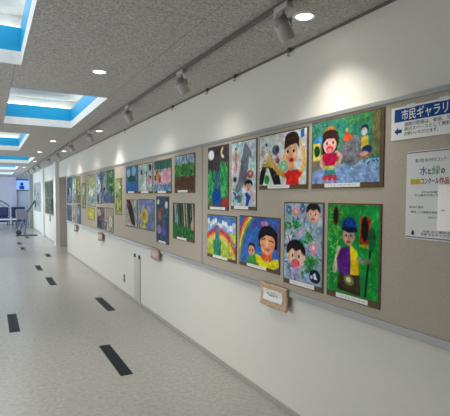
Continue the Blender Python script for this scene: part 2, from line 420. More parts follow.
a.ell(.295, .455, .06, .05, (190, 60, 76)); a.ell(.295, .47, .045, .03, (226, 130, 130)); a.ell(.295, .4, .02, .02, (216, 140, 130))
a.line([(.4, .52), (.47, .58), (.45, .68), (.38, .7)], .07, (216, 170, 146)); a.line([(.17, .56), (.15, .68), (.2, .75)], .06, (216, 170, 146))
a.poly([(.18, .52), (.4, .52), (.42, .6), (.37, .72), (.24, .72), (.17, .6)], (182, 28, 76))
a.rect(.23, .37, .72, .79, (184, 186, 90)); a.poly([(.22, .78), (.38, .78), (.4, .87), (.2, .87)], (72, 150, 150)); a.poly([(.2, .86), (.4, .86), (.43, .95), (.17, .94)], (196, 70, 96))
a.line([(.26, .94), (.25, 1)], .05, (216, 180, 176)); a.line([(.34, .94), (.35, 1)], .05, (190, 170, 200))
painting(2.258, 1.667, 1.604, 2.027, a, 'wide painting of girl in crimson dress by blue river, top right, nearest in upper row', cap=(.22, .72), bl=.009, br=.024)

# -- child in blue cap with a net
a = A(.40, .53, 104, 2, (34, 140, 66))
a.dabs(220, (0, 1, 0, 1), [(24, 124, 56), (52, 160, 76), (74, 170, 70), (30, 134, 84), (60, 150, 50)], .05, .014)
a.dabs(36, (.02, .3, .02, .4), [(150, 160, 70), (110, 170, 70)], .05, .01); a.dabs(30, (0, .25, .4, .9), [(90, 190, 90), (140, 200, 110)], .05, .012)
a.ell(.17, .14, .06, .11, (70, 44, 26)); a.ell(.17, .13, .035, .085, (30, 22, 18))
for k in range(4):
    a.line([(.08, .07 + k * .045), (.17, .1 + k * .03), (.26, .07 + k * .045)], .009, (60, 40, 26))
a.rect(.655, .835, .13, .42, (168, 58, 38)); a.dabs(24, (.66, .83, .14, .4), [(190, 80, 50), (140, 44, 30)], .05, .012); a.ell(.745, .26, .068, .13, (36, 16, 18)); a.ell(.745, .15, .03, .03, (36, 16, 18))
a.poly([(.64, .42), (.84, .42), (.84, .46), (.64, .45)], (150, 170, 60))
a.line([(.25, .5), (.2, .62), (.16, .76)], .06, (206, 186, 160))
a.poly([(.28, .5), (.48, .46), (.5, .76), (.48, .8), (.26, .8), (.2, .62)], (98, 40, 126)); a.dabs(30, (.27, .47, .52, .78), [(84, 30, 112), (116, 56, 140)], .05, .012)
a.poly([(.47, .44), (.6, .5), (.64, .62), (.64, .77), (.49, .79)], (232, 200, 30))
a.poly([(.25, .78), (.66, .76), (.68, .99), (.22, .96)], (64, 52, 36)); a.dabs(24, (.26, .66, .8, .96), [(48, 40, 30), (84, 70, 44), (70, 80, 50)], .06, .014)
a.ell(.455, .84, .1, .055, (110, 124, 84)); a.ell(.45, .835, .05, .03, (214, 226, 170))
a.ell(.435, .35, .115, .105, (206, 166, 152)); a.ell(.33, .36, .02, .03, (200, 150, 136)); a.ell(.54, .36, .02, .03, (200, 150, 136))
for k in (.39, .48): a.ell(k, .345, .02, .012, (40, 36, 40))
a.line([(.44, .35), (.45, .385)], .01, (160, 110, 100)); a.ell(.435, .415, .04, .013, (176, 30, 40))
a.ell(.445, .225, .14, .085, (26, 62, 140)); a.poly([(.3, .25), (.6, .25), (.61, .295), (.45, .31), (.3, .285)], (22, 30, 62)); a.dabs(10, (.36, .52, .17, .23), [(40, 90, 170), (20, 50, 120)], .05, .012)
a.line([(.86, .42), (.8, .72), (.77, .97)], .026, (20, 34, 26)); a.ell(.87, .36, .065, .13, (16, 92, 62)); a.dabs(14, (.83, .92, .28, .48), [(10, 70, 50), (30, 110, 76)], .06, .012)
a.line([(.63, .58), (.72, .61), (.8, .595)], .05, (128, 134, 120)); a.ell(.82, .59, .05, .03, (108, 112, 104))
painting(2.096, 1.672, .943, 1.515, a, 'tall green painting of child in blue cap and purple vest, lower row', cap=(.2, .8), bl=.008, br=.012, bb=.04)

# -- two faces among blue flowers
a = A(.40, .53, 100, 3, (156, 176, 186))
a.dabs(240, (0, 1, 0, 1), [(110, 140, 176), (190, 202, 206), (90, 136, 170), (170, 160, 186), (140, 180, 170), (206, 212, 212), (70, 100, 146), (120, 160, 130)], .06, .016)
for u, v, r, c in ((.33, .11, .07, (206, 150, 170)), (.12, .09, .06, (74, 124, 180)), (.5, .07, .05, (90, 110, 180)), (.79, .54, .08, (216, 156, 180)), (.42, .38, .06, (184, 160, 190)), (.55, .46, .05, (100, 150, 190)), (.9, .33, .05, (120, 170, 190)), (.2, .85, .06, (90, 120, 170)), (.6, .9, .06, (120, 150, 200))):
    a.flower(u, v, r, c)
for u, v, n in ((.35, .26, 9), (.68, .4, 10), (.1, .3, 6), (.66, .71, 14), (.72, .8, 9), (.45, .9, 6), (.8, .72, 6), (.5, .52, 4)):
    a.dabs(n * 2, (u - .1, u + .1, v - .05, v + .05), [(60, 140, 70), (96, 160, 70), (40, 110, 80)], .07, .02)
a.poly([(.06, .38), (.14, .43), (.24, .4), (.18, .49), (.1, .52)], (230, 230, 236)); a.line([(.1, .42), (.16, .5)], .02, (60, 50, 90))
face(a, .77, .125, .15, .1, (218, 164, 146), (44, 34, 36), (190, 80, 90))
face(a, .33, .67, .22, .15, (224, 180, 152), (34, 30, 34), (170, 40, 60), open_=True); a.ell(.3, .78, .1, .05, (220, 110, 130))
a.poly([(.22, .84), (.46, .84), (.5, .99), (.2, .97)], (180, 170, 200)); a.dabs(14, (.2, .5, .85, .98), [(120, 130, 180), (200, 190, 210)], .06, .014)
a.ell(.83, .885, .14, .085, (34, 38, 66)); a.poly([(.78, .86), (.84, .84), (.86, .88), (.9, .92), (.82, .92)], (216, 212, 230)); a.ell(.75, .9, .03, .02, (200, 200, 220))
painting(2.553, 2.13, .942, 1.515, a, 'tall blue flower painting with two dark haired faces and a black ball', cap=(.18, .8), bl=.012, br=.012, bb=.036)

# -- boy raising a big arm
a = A(.56, .37, 92, 4, (206, 208, 206))
a.dabs(90, (0, 1, 0, .5), [(186, 192, 204), (216, 216, 214), (200, 200, 196)], .1, .02)
a.dabs(40, (0, .5, .3, .7), [(150, 140, 140), (190, 170, 160), (206, 186, 160), (170, 176, 180)], .06, .02)
a.poly([(0, .98), (.02, .72), (.1, .55), (.22, .6), (.1, .98)], (30, 32, 34)); a.poly([(.2, .62), (.32, .66), (.46, .8), (.5, .98), (.34, .99), (.28, .8)], (34, 34, 36))
a.poly([(.08, .99), (.18, .62), (.3, .99)], (206, 222, 214)); a.ell(.18, .88, .06, .09, (58, 140, 70))
a.ell(.38, .31, .08, .1, (104, 108, 120)); a.ell(.41, .3, .03, .06, (60, 66, 84)); a.ell(.16, .18, .022, .035, (40, 60, 100)); a.ell(.08, .34, .06, .06, (180, 156, 150)); a.ell(.42, .52, .05, .06, (140, 90, 80))
a.ell(.56, .64, .1, .11, (150, 196, 156))
a.line([(.62, .84), (.44, .74), (.3, .56)], .11, (208, 160, 76)); a.line([(.32, .6), (.24, .36)], .07, (214, 176, 110)); a.line([(.28, .56), (.12, .5)], .05, (206, 166, 60)); a.line([(.3, .6), (.1, .6)], .05, (198, 150, 60)); a.line([(.3, .62), (.2, .42)], .045, (214, 170, 90))
a.dabs(30, (.12, .55, .45, .8), [(226, 186, 90), (180, 124, 56), (210, 150, 70)], .05, .012)
a.line([(.93, .36), (.96, .6), (.88, .84)], .1, (216, 176, 96)); a.line([(.88, .2), (.94, .5)], .05, (226, 190, 120))
a.poly([(.56, .79), (.66, .72), (.84, .72), (.92, .8), (.86, .88), (.86, 1), (.6, 1), (.62, .88)], (200, 48, 40))
a.ell(.7, .6, .06, .14, (220, 160, 116)); a.ell(.7, .42, .135, .2, (228, 172, 134)); a.ell(.56, .46, .03, .05, (222, 160, 120))
a.poly([(.56, .34), (.57, .16), (.66, .05), (.78, .05), (.86, .14), (.86, .34), (.8, .24), (.68, .26)], (60, 44, 34)); a.ell(.71, .13, .13, .11, (60, 44, 34))
for k in (.63, .75): a.ell(k, .37, .03, .045, (240, 240, 236)); a.ell(k + .005, .375, .022, .036, (40, 34, 34))
a.ell(.71, .54, .05, .04, (190, 30, 40)); a.ell(.71, .53, .02, .012, (120, 20, 30))
a.poly([(.88, .02), (.95, 0), (.95, .14), (.89, .17)], (52, 104, 160))
painting(2.883, 2.293, 1.605, 2.013, a, 'wide pale painting of dark haired boy in red reaching out his arm, upper row', cap=(.2, .66), bl=.008, br=.016)

# -- night waterfall
a = A(.40, .54, 84, 5, (74, 66, 74))
a.dabs(50, (0, 1, .05, .45), [(60, 54, 62), (94, 84, 96), (80, 74, 70)], .08, .02)
a.ell(.17, .13, .16, .085, (222, 220, 214)); a.line([(.74, .05), (.68, .1), (.7, .16), (.78, .18)], .05, (224, 212, 150))
for cx, top in ((.14, .36), (.3, .55), (.78, .24), (.92, .3), (.66, .42)):
    a.poly([(cx - .02, top), (cx + .12, top + .12), (cx + .2, .85), (cx - .2, .85), (cx - .12, top + .12)], (56, 136, 84))
a.dabs(120, (0, .36, .4, .92), [(60, 150, 90), (90, 180, 110), (40, 110, 70)], .07, .02, 80); a.dabs(120, (.6, 1, .28, .86), [(60, 150, 90), (96, 180, 110), (40, 110, 70)], .07, .02, 80)
a.poly([(.42, .4), (.54, .4), (.62, .7), (.7, .98), (.2, .98), (.34, .7)], (58, 92, 130)); a.dabs(40, (.36, .6, .4, .7), [(80, 110, 140), (60, 80, 120), (50, 130, 120)], .08, .016, 90)
a.ell(.44, .82, .22, .13, (28, 78, 146)); a.dabs(20, (.3, .6, .72, .92), [(20, 60, 120), (50, 110, 170)], .06, .02)
a.ell(.86, .92, .16, .08, (170, 66, 66)); a.dabs(16, (0, .25, .85, .99), [(90, 140, 90), (60, 60, 60), (150, 90, 80)], .06, .02)
painting(3.791, 3.38, 1.425, 2.012, a, 'tall dark painting of white moon over green trees and blue waterfall', cap=(.12, .86))

# -- whale and swimmers
a = A(.40, .54, 84, 6, (188, 198, 204))
a.dabs(90, (0, 1, 0, 1), [(170, 186, 200), (206, 212, 214), (186, 206, 204), (196, 190, 196)], .07, .02)
a.poly([(.16, .74), (.3, .6), (.36, .45), (.44, .3), (.5, .16), (.52, .07), (.6, .02), (.68, .09), (.82, .2), (.86, .29), (.74, .24), (.7, .36), (.66, .5), (.56, .64), (.4, .76), (.28, .8)], (116, 120, 128))
a.dabs(40, (.38, .66, .2, .66), [(104, 108, 118), (130, 134, 140), (120, 118, 124)], .08, .02, 120)
a.ell(.2, .12, .05, .04, (60, 46, 44)); a.ell(.2, .16, .05, .05, (210, 150, 136)); a.line([(.2, .2), (.2, .32)], .08, (196, 130, 120)); a.line([(.1, .26), (.3, .24)], .03, (206, 150, 130)); a.line([(.18, .34), (.12, .46)], .04, (206, 150, 130)); a.line([(.24, .34), (.2, .46)], .04, (190, 110, 110))
a.ell(.78, .51, .12, .06, (176, 76, 74)); a.ell(.78, .5, .06, .03, (206, 150, 140)); a.dabs(12, (.8, 1, .3, .45), [(110, 170, 140), (150, 190, 170)], .06, .016)
a.ell(.16, .58, .07, .04, (50, 56, 66)); a.ell(.1, .64, .06, .03, (220, 220, 220)); a.dabs(26, (.05, .45, .72, .96), [(80, 130, 150), (100, 160, 140), (70, 90, 130), (180, 150, 160)], .06, .016)
a.line([(.1, .78), (.24, .86), (.36, .84)], .03, (50, 70, 120)); a.ell(.35, .89, .09, .05, (70, 130, 120))
face(a, .72, .69, .13, .075, (218, 164, 148), (36, 32, 38), (180, 50, 60)); a.poly([(.56, .8), (.66, .78), (.82, .84), (.7, .99), (.6, .99), (.64, .88)], (40, 76, 150)); a.line([(.82, .8), (.92, .9)], .05, (216, 170, 150))
a.dabs(14, (.1, .6, .02, .1), [(120, 150, 170), (150, 170, 180)], .06, .014)
painting(3.332, 2.921, 1.441, 2.011, a, 'tall pale painting of grey whale leaping among pink swimmers', cap=(.14, .7))

# -- rainbow field
a = A(.54, .36, 72, 7, (150, 172, 208))
a.rect(0, 1, 0, .2, (92, 128, 178)); a.dabs(24, (0, 1, .02, .12), [(80, 110, 160), (70, 120, 180)], .08, .02)
for k in range(11): a.ell(.06 + k * .088, .15 + .06 * math.sin(k * 1.7) + (k * .012), .05, .07, (222, 226, 232))
a.rect(0, 1, .4, 1, (180, 192, 82))
a.bow(.4, 1.45, 1.13, .055, [(166, 110, 150), (196, 70, 70), (222, 130, 70), (232, 190, 100), (206, 206, 140)])
a.put(np.clip((.87 - np.hypot(a.x - .4 * a.W, a.v - 1.45)) / a.px, 0, 1), (184, 196, 84)); a.dabs(70, (.02, .92, .6, .98), [(160, 184, 76), (204, 208, 96), (130, 170, 80), (206, 190, 80)], .06, .018)
a.rect(.3, .44, .3, .98, (52, 130, 124)); a.poly([(.22, .62), (.52, .62), (.5, .98), (.24, .98)], (64, 140, 110)); a.dabs(22, (.24, .5, .6, .96), [(40, 110, 100), (90, 160, 110), (40, 100, 60)], .07, .02, 90)
a.ell(.37, .34, .1, .1, (120, 110, 140)); a.line([(.3, .6), (.3, .9)], .02, (40, 80, 60))
a.dabs(20, (.6, .98, .84, 1), [(150, 120, 60), (120, 150, 70), (180, 150, 60)], .05, .02); a.dabs(8, (.0, .12, .85, 1), [(180, 120, 80), (200, 170, 90)], .06, .02)
painting(3.8, 3.233, .978, 1.383, a, 'wide painting of rainbow over yellow field with teal tree, lower row', cap=(.22, .72))

# -- girl with yellow collar
a = A(.56, .36, 80, 8, (66, 110, 176))
a.dabs(110, (0, 1, 0, .9), [(50, 92, 160), (84, 130, 196), (70, 120, 186), (100, 140, 196)], .1, .02, 120)
a.bow(.75, 1.0, 1.32, .06, [(190, 60, 60), (214, 140, 70), (226, 206, 100), (120, 160, 110), (90, 110, 150)])
a.dabs(50, (.35, 1, 0, .22), [(70, 70, 140), (90, 80, 150), (60, 90, 160)], .1, .025, 20); a.ell(.66, .12, .1, .06, (170, 120, 170)); a.rect(.94, 1, .1, .7, (110, 90, 130))
a.poly([(.24, .82), (.5, .74), (.6, 1), (.2, 1)], (84, 150, 76)); a.ell(.34, .66, .1, .12, (50, 44, 52)); a.ell(.335, .71, .085, .11, (206, 156, 130)); a.ell(.3, .7, .012, .02, (50, 40, 40)); a.ell(.37, .7, .012, .02, (50, 40, 40))
a.ell(.74, .38, .22, .23, (32, 28, 34)); a.rect(.53, .6, .38, .58, (32, 28, 34)); a.rect(.88, .96, .36, .6, (32, 28, 34))
a.rect(.6, .84, .62, .86, (214, 104, 64)); a.ell(.73, .5, .175, .23, (232, 166, 120)); a.ell(.73, .52, .03, .06, (246, 200, 160))
a.poly([(.56, .44), (.6, .22), (.74, .17), (.88, .22), (.92, .44), (.84, .36), (.7, .34)], (32, 28, 34))
a.line([(.6, .44), (.68, .41)], .022, (40, 30, 32)); a.line([(.78, .44), (.87, .46)], .022, (40, 30, 32)); a.ell(.73, .63, .07, .032, (206, 110, 110)); a.ell(.62, .56, .035, .04, (232, 140, 110)); a.ell(.84, .57, .035, .04, (232, 140, 110))
a.poly([(.44, .76), (.56, .78), (.62, .86), (.78, .88), (.88, .8), (.97, .78), (1, .92), (.9, 1), (.56, 1), (.46, .92)], (228, 210, 40)); a.dabs(18, (.5, .95, .86, .98), [(240, 226, 90), (206, 180, 40)], .05, .016)
painting(3.185, 2.599, .983, 1.396, a, 'wide painting of girl with black bob and yellow collar beside small child, lower row', cap=(.22, .7))

# -- middle group, four columns of two
a = A(.52, .37, 56, 9, (104, 70, 52))
a.rect(0, 1, 0, .3, (158, 178, 204)); a.dabs(40, (0, 1, 0, .3), [(120, 150, 190), (190, 200, 214), (90, 110, 140), (60, 110, 80)], .12, .03, 80)
a.rect(0, 1, .26, .6, (70, 140, 66)); a.dabs(90, (0, 1, .22, .62), [(40, 120, 70), (110, 170, 70), (24, 50, 34), (80, 150, 60), (130, 180, 90)], .1, .03)
a.dabs(50, (0, 1, .64, 1), [(84, 54, 44), (120, 84, 62), (90, 60, 60), (110, 76, 50)], .1, .03); a.dabs(10, (.05, .95, .93, 1), [(150, 150, 90), (120, 110, 70)], .08, .02)
painting(4.645, 4.092, 1.587, 1.997, a, 'painting of green plants above brown soil, upper row just left of board seam', cap=(.18, .66))
a = A(.52, .37, 56, 10, (204, 170, 180))
a.rect(0, 1, 0, .28, (58, 106, 96)); a.dabs(40, (0, 1, 0, .36), [(40, 90, 80), (80, 130, 110), (70, 100, 100)], .14, .03, 70)
a.dabs(70, (0, 1, .3, .75), [(224, 196, 200), (206, 130, 150), (216, 170, 140), (190, 190, 200), (220, 150, 170)], .1, .03)
a.ell(.2, .4, .1, .09, (60, 56, 40)); a.ell(.26, .5, .12, .16, (210, 150, 70)); a.ell(.36, .6, .06, .13, (190, 50, 50)); a.ell(.74, .55, .16, .2, (216, 140, 160)); a.ell(.08, .55, .06, .1, (80, 80, 60))
a.rect(0, 1, .78, 1, (96, 140, 176)); a.dabs(50, (0, 1, .74, 1), [(80, 130, 160), (140, 180, 190), (60, 110, 150), (206, 190, 206)], .1, .03)
painting(5.338, 4.748, 1.583, 1.989, a, 'painting of pink and orange figures above blue water, upper row second left of board seam', cap=(.22, .7))
a = A(.40, .52, 60, 11, (66, 84, 112))
a.dabs(120, (0, 1, 0, 1), [(50, 70, 100), (80, 100, 130), (50, 90, 96), (70, 70, 110), (90, 110, 120)], .08, .03)
a.ell(.18, .12, .1, .06, (206, 214, 216)); a.ell(.84, .18, .1, .08, (206, 212, 206)); a.poly([(.25, .3), (.45, .24), (.5, .4), (.44, .55), (.2, .58)], (150, 76, 56)); a.ell(.3, .42, .12, .1, (176, 110, 80)); a.ell(.5, .26, .06, .04, (190, 80, 60))
a.ell(.25, .74, .18, .1, (150, 130, 170)); a.ell(.6, .76, .18, .12, (96, 96, 160)); a.dabs(20, (.5, 1, .3, .6), [(50, 110, 110), (80, 140, 130)], .08, .03)
painting(5.266, 4.828, .978, 1.549, a, 'tall narrow dark blue painting with rust brown figure, lower row under the pink painting', cap=(.2, .76))
a = A(.54, .37, 60, 12, (70, 84, 74))
a.dabs(70, (0, 1, 0, .65), [(36, 42, 44), (110, 130, 120), (50, 70, 66), (90, 110, 104)], .12, .03, 90)
for k, c in ((.12, (180, 196, 190)), (.2, (120, 180, 150)), (.55, (190, 190, 140)), (.66, (170, 180, 130)), (.36, (30, 34, 40)), (.78, (36, 38, 44)), (.93, (200, 186, 176))): a.line([(k, .02), (k + .05, .7)], .06, c)
a.ell(.2, .45, .08, .14, (110, 176, 160)); a.rect(0, 1, .66, 1, (44, 120, 56)); a.dabs(60, (0, 1, .6, 1), [(40, 130, 60), (80, 150, 80), (30, 90, 50), (100, 130, 90)], .1, .03, 80)
a.ell(.93, .6, .06, .14, (206, 160, 150))
painting(4.7, 4.106, 1.072, 1.479, a, 'painting of pale and black tree trunks over green grass, lower row left of board seam', cap=(.22, .66))
a = A(.56, .36, 50, 13, (70, 120, 166))
a.dabs(40, (0, 1, 0, .5), [(60, 104, 150), (80, 130, 170), (70, 90, 130)], .1, .03); a.ell(.26, .26, .16, .17, (150, 190, 206)); a.ell(.7, .2, .17, .18, (146, 186, 204))
a.ell(.48, .5, .3, .12, (30, 96, 76)); a.line([(.48, .2), (.48, .6)], .07, (30, 80, 70)); a.dabs(26, (.1, .9, .4, .62), [(30, 90, 70), (50, 120, 80), (60, 60, 50)], .1, .03)
a.rect(0, 1, .64, 1, (52, 112, 178)); a.dabs(40, (0, 1, .64, 1), [(40, 96, 160), (70, 130, 190), (60, 110, 170)], .14, .03, 5)
painting(6.648, 6.046, 1.59, 1.992, a, 'blue painting of two pale round trees over blue water, leftmost of four in row', cap=(.2, .7))
a = A(.57, .36, 50, 14, (176, 196, 186))
a.dabs(90, (0, 1, 0, 1), [(206, 216, 206), (120, 166, 140), (160, 190, 180), (80, 100, 96), (190, 206, 190)], .12, .03, 70)
a.ell(.84, .16, .08, .12, (60, 50, 60)); a.ell(.56, .38, .07, .1, (60, 56, 60)); a.ell(.25, .3, .07, .1, (70, 80, 96)); a.ell(.75, .6, .12, .2, (214, 140, 160)); a.ell(.86, .5, .05, .05, (80, 60, 60)); a.poly([(.4, .42), (.56, .3), (.6, 1), (.36, 1)], (214, 222, 214)); a.dabs(12, (.7, .95, .72, 1), [(120, 170, 120), (190, 210, 190)], .1, .03)
a.line([(.6, .4), (.64, .95)], .03, (50, 60, 70))
painting(6.013, 5.394, 1.586, 1.99, a, 'pale mint painting with white and pink figures, upper row beside blue two-tree painting', cap=(.2, .7))
a = A(.58, .37, 50, 15, (166, 160, 148))
a.dabs(60, (0, 1, 0, 1), [(150, 150, 136), (190, 180, 166), (120, 140, 120), (160, 120, 100)], .12, .03)
a.poly([(.1, .02), (.4, .0), (.6, .25), (.72, .5), (.85, .95), (.55, .9), (.35, .6), (.2, .3)], (44, 44, 46)); a.ell(.2, .2, .1, .12, (150, 70, 60)); a.ell(.82, .12, .06, .14, (220, 220, 214)); a.ell(.6, .7, .16, .14, (70, 46, 46)); a.dabs(16, (.7, 1, .2, .8), [(110, 140, 130), (80, 110, 110)], .12, .03); a.ell(.3, .92, .12, .06, (206, 196, 190))
painting(6.676, 6.055, 1.093, 1.5, a, 'painting of dark slanting creature on pale ground, lower row under two-tree painting', cap=None, bb=.014)
a = A(.6, .37, 50, 16, (112, 132, 172))
a.dabs(90, (0, 1, 0, .45), [(90, 110, 170), (180, 180, 206), (130, 120, 180), (140, 160, 190)], .08, .03); a.ell(.7, .3, .1, .1, (190, 160, 190)); a.ell(.35, .32, .1, .12, (170, 180, 206))
a.ell(.42, .56, .26, .25, (206, 190, 84)); a.ell(.42, .56, .12, .14, (196, 150, 50)); a.ell(.38, .52, .03, .04, (50, 50, 50)); a.ell(.3, .9, .2, .1, (190, 196, 90)); a.dabs(24, (.1, .6, .8, 1), [(200, 200, 110), (90, 110, 70)], .08, .03); a.dabs(24, (.68, 1, .4, 1), [(90, 110, 150), (120, 140, 170), (80, 120, 110)], .12, .03); a.ell(.12, .6, .1, .12, (190, 160, 150))
painting(6.009, 5.343, 1.10, 1.51, a, 'blue painting with big round yellow flower, lower row beside dark creature painting', cap=None, bb=.014)

# -- far group on the same board (small in the photo)
def mix(w, h, seed, bg, cols, n=70, blobs=(), ang=None, res=40):
    a = A(w, h, res, seed, bg); a.dabs(n, (0, 1, 0, 1), cols, .16, .05, ang); late = [(48, 56, 56), (206, 212, 204)] + cols
    for b in blobs: a.ell(*b)
    a.dabs(46, (0, 1, 0, 1), late, .14, .035, ang)
    return a
FAR = [
 (7.297, 6.898, 1.25, 1.835, (150, 170, 96), [(120, 150, 80), (180, 186, 120), (96, 140, 90), (190, 180, 90)], [(.5, .2, .3, .1, (190, 196, 150)), (.5, .75, .3, .12, (200, 190, 80))], 'narrow yellow green painting alone, left of blue two-tree painting'),
 (7.79, 7.36, 1.43, 2.0, (52, 128, 70), [(40, 110, 60), (80, 160, 90), (30, 90, 60), (110, 150, 110)], [(.4, .85, .4, .14, (90, 116, 170)), (.5, .14, .3, .1, (140, 186, 150))], 'upper painting of deep green leaves over blue, right of grey-blue painting'),
 (8.24, 7.83, 1.42, 1.99, (130, 146, 150), [(160, 170, 166), (100, 120, 140), (80, 110, 130), (180, 180, 170)], [(.5, .3, .3, .16, (190, 190, 180)), (.5, .8, .45, .2, (96, 116, 176)), (.4, .55, .2, .06, (50, 50, 60))], 'upper grey-blue painting between deep green one and white swirl one'),
 (8.72, 8.28, 1.40, 2.0, (86, 128, 176), [(60, 100, 150), (160, 190, 206), (80, 140, 150), (206, 214, 214)], [(.5, .45, .25, .25, (214, 222, 220)), (.3, .85, .3, .12, (60, 80, 130)), (.7, .1, .25, .08, (60, 110, 170))], 'upper blue painting with white swirl, left of grey-blue one'),
 (8.03, 7.44, .926, 1.345, (172, 160, 146), [(190, 180, 166), (140, 120, 110), (206, 196, 180), (120, 130, 110)], [(.25, .35, .16, .2, (196, 140, 120)), (.7, .6, .2, .25, (214, 206, 196)), (.1, .8, .1, .2, (40, 44, 60))], 'lower pale brown painting above the wall, right of navy figure painting'),
 (8.70, 8.10, .93, 1.34, (96, 96, 110), [(50, 56, 84), (150, 130, 120), (90, 100, 120), (180, 160, 140)], [(.3, .25, .3, .16, (196, 170, 140)), (.5, .7, .18, .3, (44, 56, 110)), (.2, .7, .1, .3, (30, 34, 50))], 'lower painting of navy clothed figure, left of pale brown painting'),
 (9.60, 8.86, 1.335, 1.98, (170, 180, 150), [(190, 196, 110), (206, 214, 210), (110, 140, 170), (140, 160, 90)], [(.5, .2, .35, .12, (206, 206, 110)), (.5, .55, .35, .12, (214, 220, 222)), (.5, .82, .4, .1, (90, 130, 180))], 'upper yellow and white painting directly above bright yellow painting'),
 (9.62, 8.93, 1.06, 1.305, (204, 190, 60), [(216, 206, 80), (180, 160, 50), (226, 214, 110), (150, 150, 60)], [(.4, .5, .2, .2, (230, 214, 90))], 'small bright yellow painting under yellow and white painting'),
 (10.29, 9.84, 1.277, 1.829, (156, 160, 128), [(140, 150, 110), (180, 180, 150), (110, 130, 110)], [(.5, .3, .3, .16, (200, 204, 190)), (.5, .75, .35, .16, (140, 140, 60))], 'narrow pale olive painting hung low, left of yellow and white painting'),
 (10.94, 10.46, 1.38, 2.01, (130, 140, 80), [(110, 120, 60), (160, 166, 110), (80, 100, 70)], [(.6, .3, .3, .2, (160, 150, 70)), (.3, .7, .3, .1, (60, 80, 60))], 'upper olive green painting, rightmost of the farthest trio'),
 (11.55, 10.99, 1.375, 2.02, (176, 196, 186), [(200, 214, 206), (120, 160, 150), (150, 180, 190), (80, 110, 120)], [(.4, .3, .3, .2, (220, 226, 214)), (.6, .8, .3, .14, (70, 110, 120))], 'upper pale mint and white painting in the middle of the farthest trio'),
 (12.40, 11.66, 1.365, 2.03, (90, 112, 150), [(60, 80, 120), (130, 150, 180), (80, 120, 120), (50, 60, 80)], [(.3, .5, .2, .1, (40, 46, 70)), (.7, .6, .2, .2, (150, 180, 206))], 'upper slate blue painting, farthest left beside doorway recess'),
 (10.97, 10.45, .894, 1.36, (90, 120, 160), [(70, 100, 140), (120, 150, 180), (80, 110, 110)], [(.5, .4, .3, .2, (120, 150, 190))], 'lower blue painting under olive one, rightmost of the farthest trio'),
 (11.53, 11.13, .88, 1.32, (190, 170, 150), [(206, 190, 170), (170, 130, 110), (200, 150, 130)], [(.5, .25, .3, .16, (190, 150, 120)), (.5, .8, .35, .16, (190, 110, 100))], 'lower peach painting between two blue ones by doorway recess'),
 (12.42, 11.69, .885, 1.305, (80, 106, 146), [(60, 80, 120), (110, 140, 170), (70, 110, 110)], [(.5, .5, .3, .25, (60, 90, 140))], 'lower dark blue painting, farthest left beside doorway recess'),
]
for k, (yl, yr, z0, z1, bg, cols, bl, lab) in enumerate(FAR):
    z1 = min(z1, 2.03); z0 = max(z0, .9)
    painting(yl, yr, z0, z1, mix(yl - yr, z1 - z0, 40 + k, bg, cols, 60, bl), lab, cap=None, bb=.012)

# ------------------------------------------------------------------ signs on the near board
r = empty('gallery_sign', on_wall(1.367, 1.842)); tag(r, 'white and blue direction sign with arrow and Japanese writing, top of near board', 'sign')
obj('sign_plate', B(-.255, .255, 0, .165, .0004, .005, .001), M_CARD, r)
obj('blue_header', B(-.234, .245, .090, .155, .005, .0056), M_NAVY, r)
text('title_lettering', '市民ギャラリー', .056, -.19, .101, M_CARD, r, .006, .305, .0006)
for k, s in enumerate(('通路の壁面は、絵画、写真などの', '展示スペースとして無料で', 'お使いいただけます。')):
    text('small_lettering', s, .021, -.172, .066 - k * .023, mat('grey_ink', (80, 80, 88), .6), r, .0056, (.345, .275, .19)[k], 0)
bm = bmesh.new()
pts = [(-.234, .043), (-.211, .063), (-.211, .052), (-.187, .052), (-.187, .034), (-.211, .034), (-.211, .023)]
vs = [bm.verts.new((x, y, .0056)) for x, y in pts]; f = bm.faces.new(vs)
ex = bmesh.ops.extrude_face_region(bm, geom=[f]); [setattr(v.co, 'z', .0052) for v in ex['geom'] if isinstance(v, bmesh.types.BMVert)]
bmesh.ops.recalc_face_normals(bm, faces=bm.faces)
obj('arrow', bm, M_NAVY, r)
for x in (-.16, .02): obj('fixing_tape', B(x, x + .05, .152, .172, .005, .0058), mat('clear_tape', (214, 214, 210), .15), r)

r = empty('contest_poster', on_wall(1.372, 1.347)); tag(r, 'white contest notice with green and yellow Japanese heading, below the blue sign', 'poster')
PW, PH = .30, .43
obj('paper', B(-.15, .15, 0, .43, .0004, .0016), mat('poster_paper', (206, 206, 202), .6, spec=.2), r)
for z in (.421, .006): obj('edge_stripe', B(-.148, .148, z, z + .005, .0016, .002), mat('slate_ink', (70, 86, 110), .6), r)
text('small_lettering', '第17回 水の作文コンクール', .02, -.10, .375, M_BLACK, r, .0018, .2)
text('heading_lettering', '水', .046, -.073, .315, mat('deep_blue_ink', (24, 36, 110), .6), r, .0018, .041, .0003)
text('heading_lettering', 'と', .030, -.029, .317, M_BLACK, r, .0018, .02, .001)
text('heading_lettering', '緑', .046, -.006, .315, mat('green_ink', (34, 100, 46), .6), r, .0018, .042, 0)
text('heading_lettering', 'の', .030, .041, .317, M_BLACK, r, .0018, .02, .001)
obj('yellow_highlight', B(-.126, -.066, .268, .294, .0016, .002), mat('yellow_ink', (206, 190, 40), .6), r)
text('heading_lettering', '絵画', .028, -.122, .271, mat('orange_ink', (150, 130, 30), .6), r, .0022, .05)
text('heading_lettering', 'コンクール', .032, -.064, .270, mat('brown_ink', (80, 40, 40), .6), r, .0018, .094, .0008)
text('heading_lettering', '作品展', .032, .032, .270, mat('red_ink', (150, 36, 34), .6), r, .0018, .08, .0008)
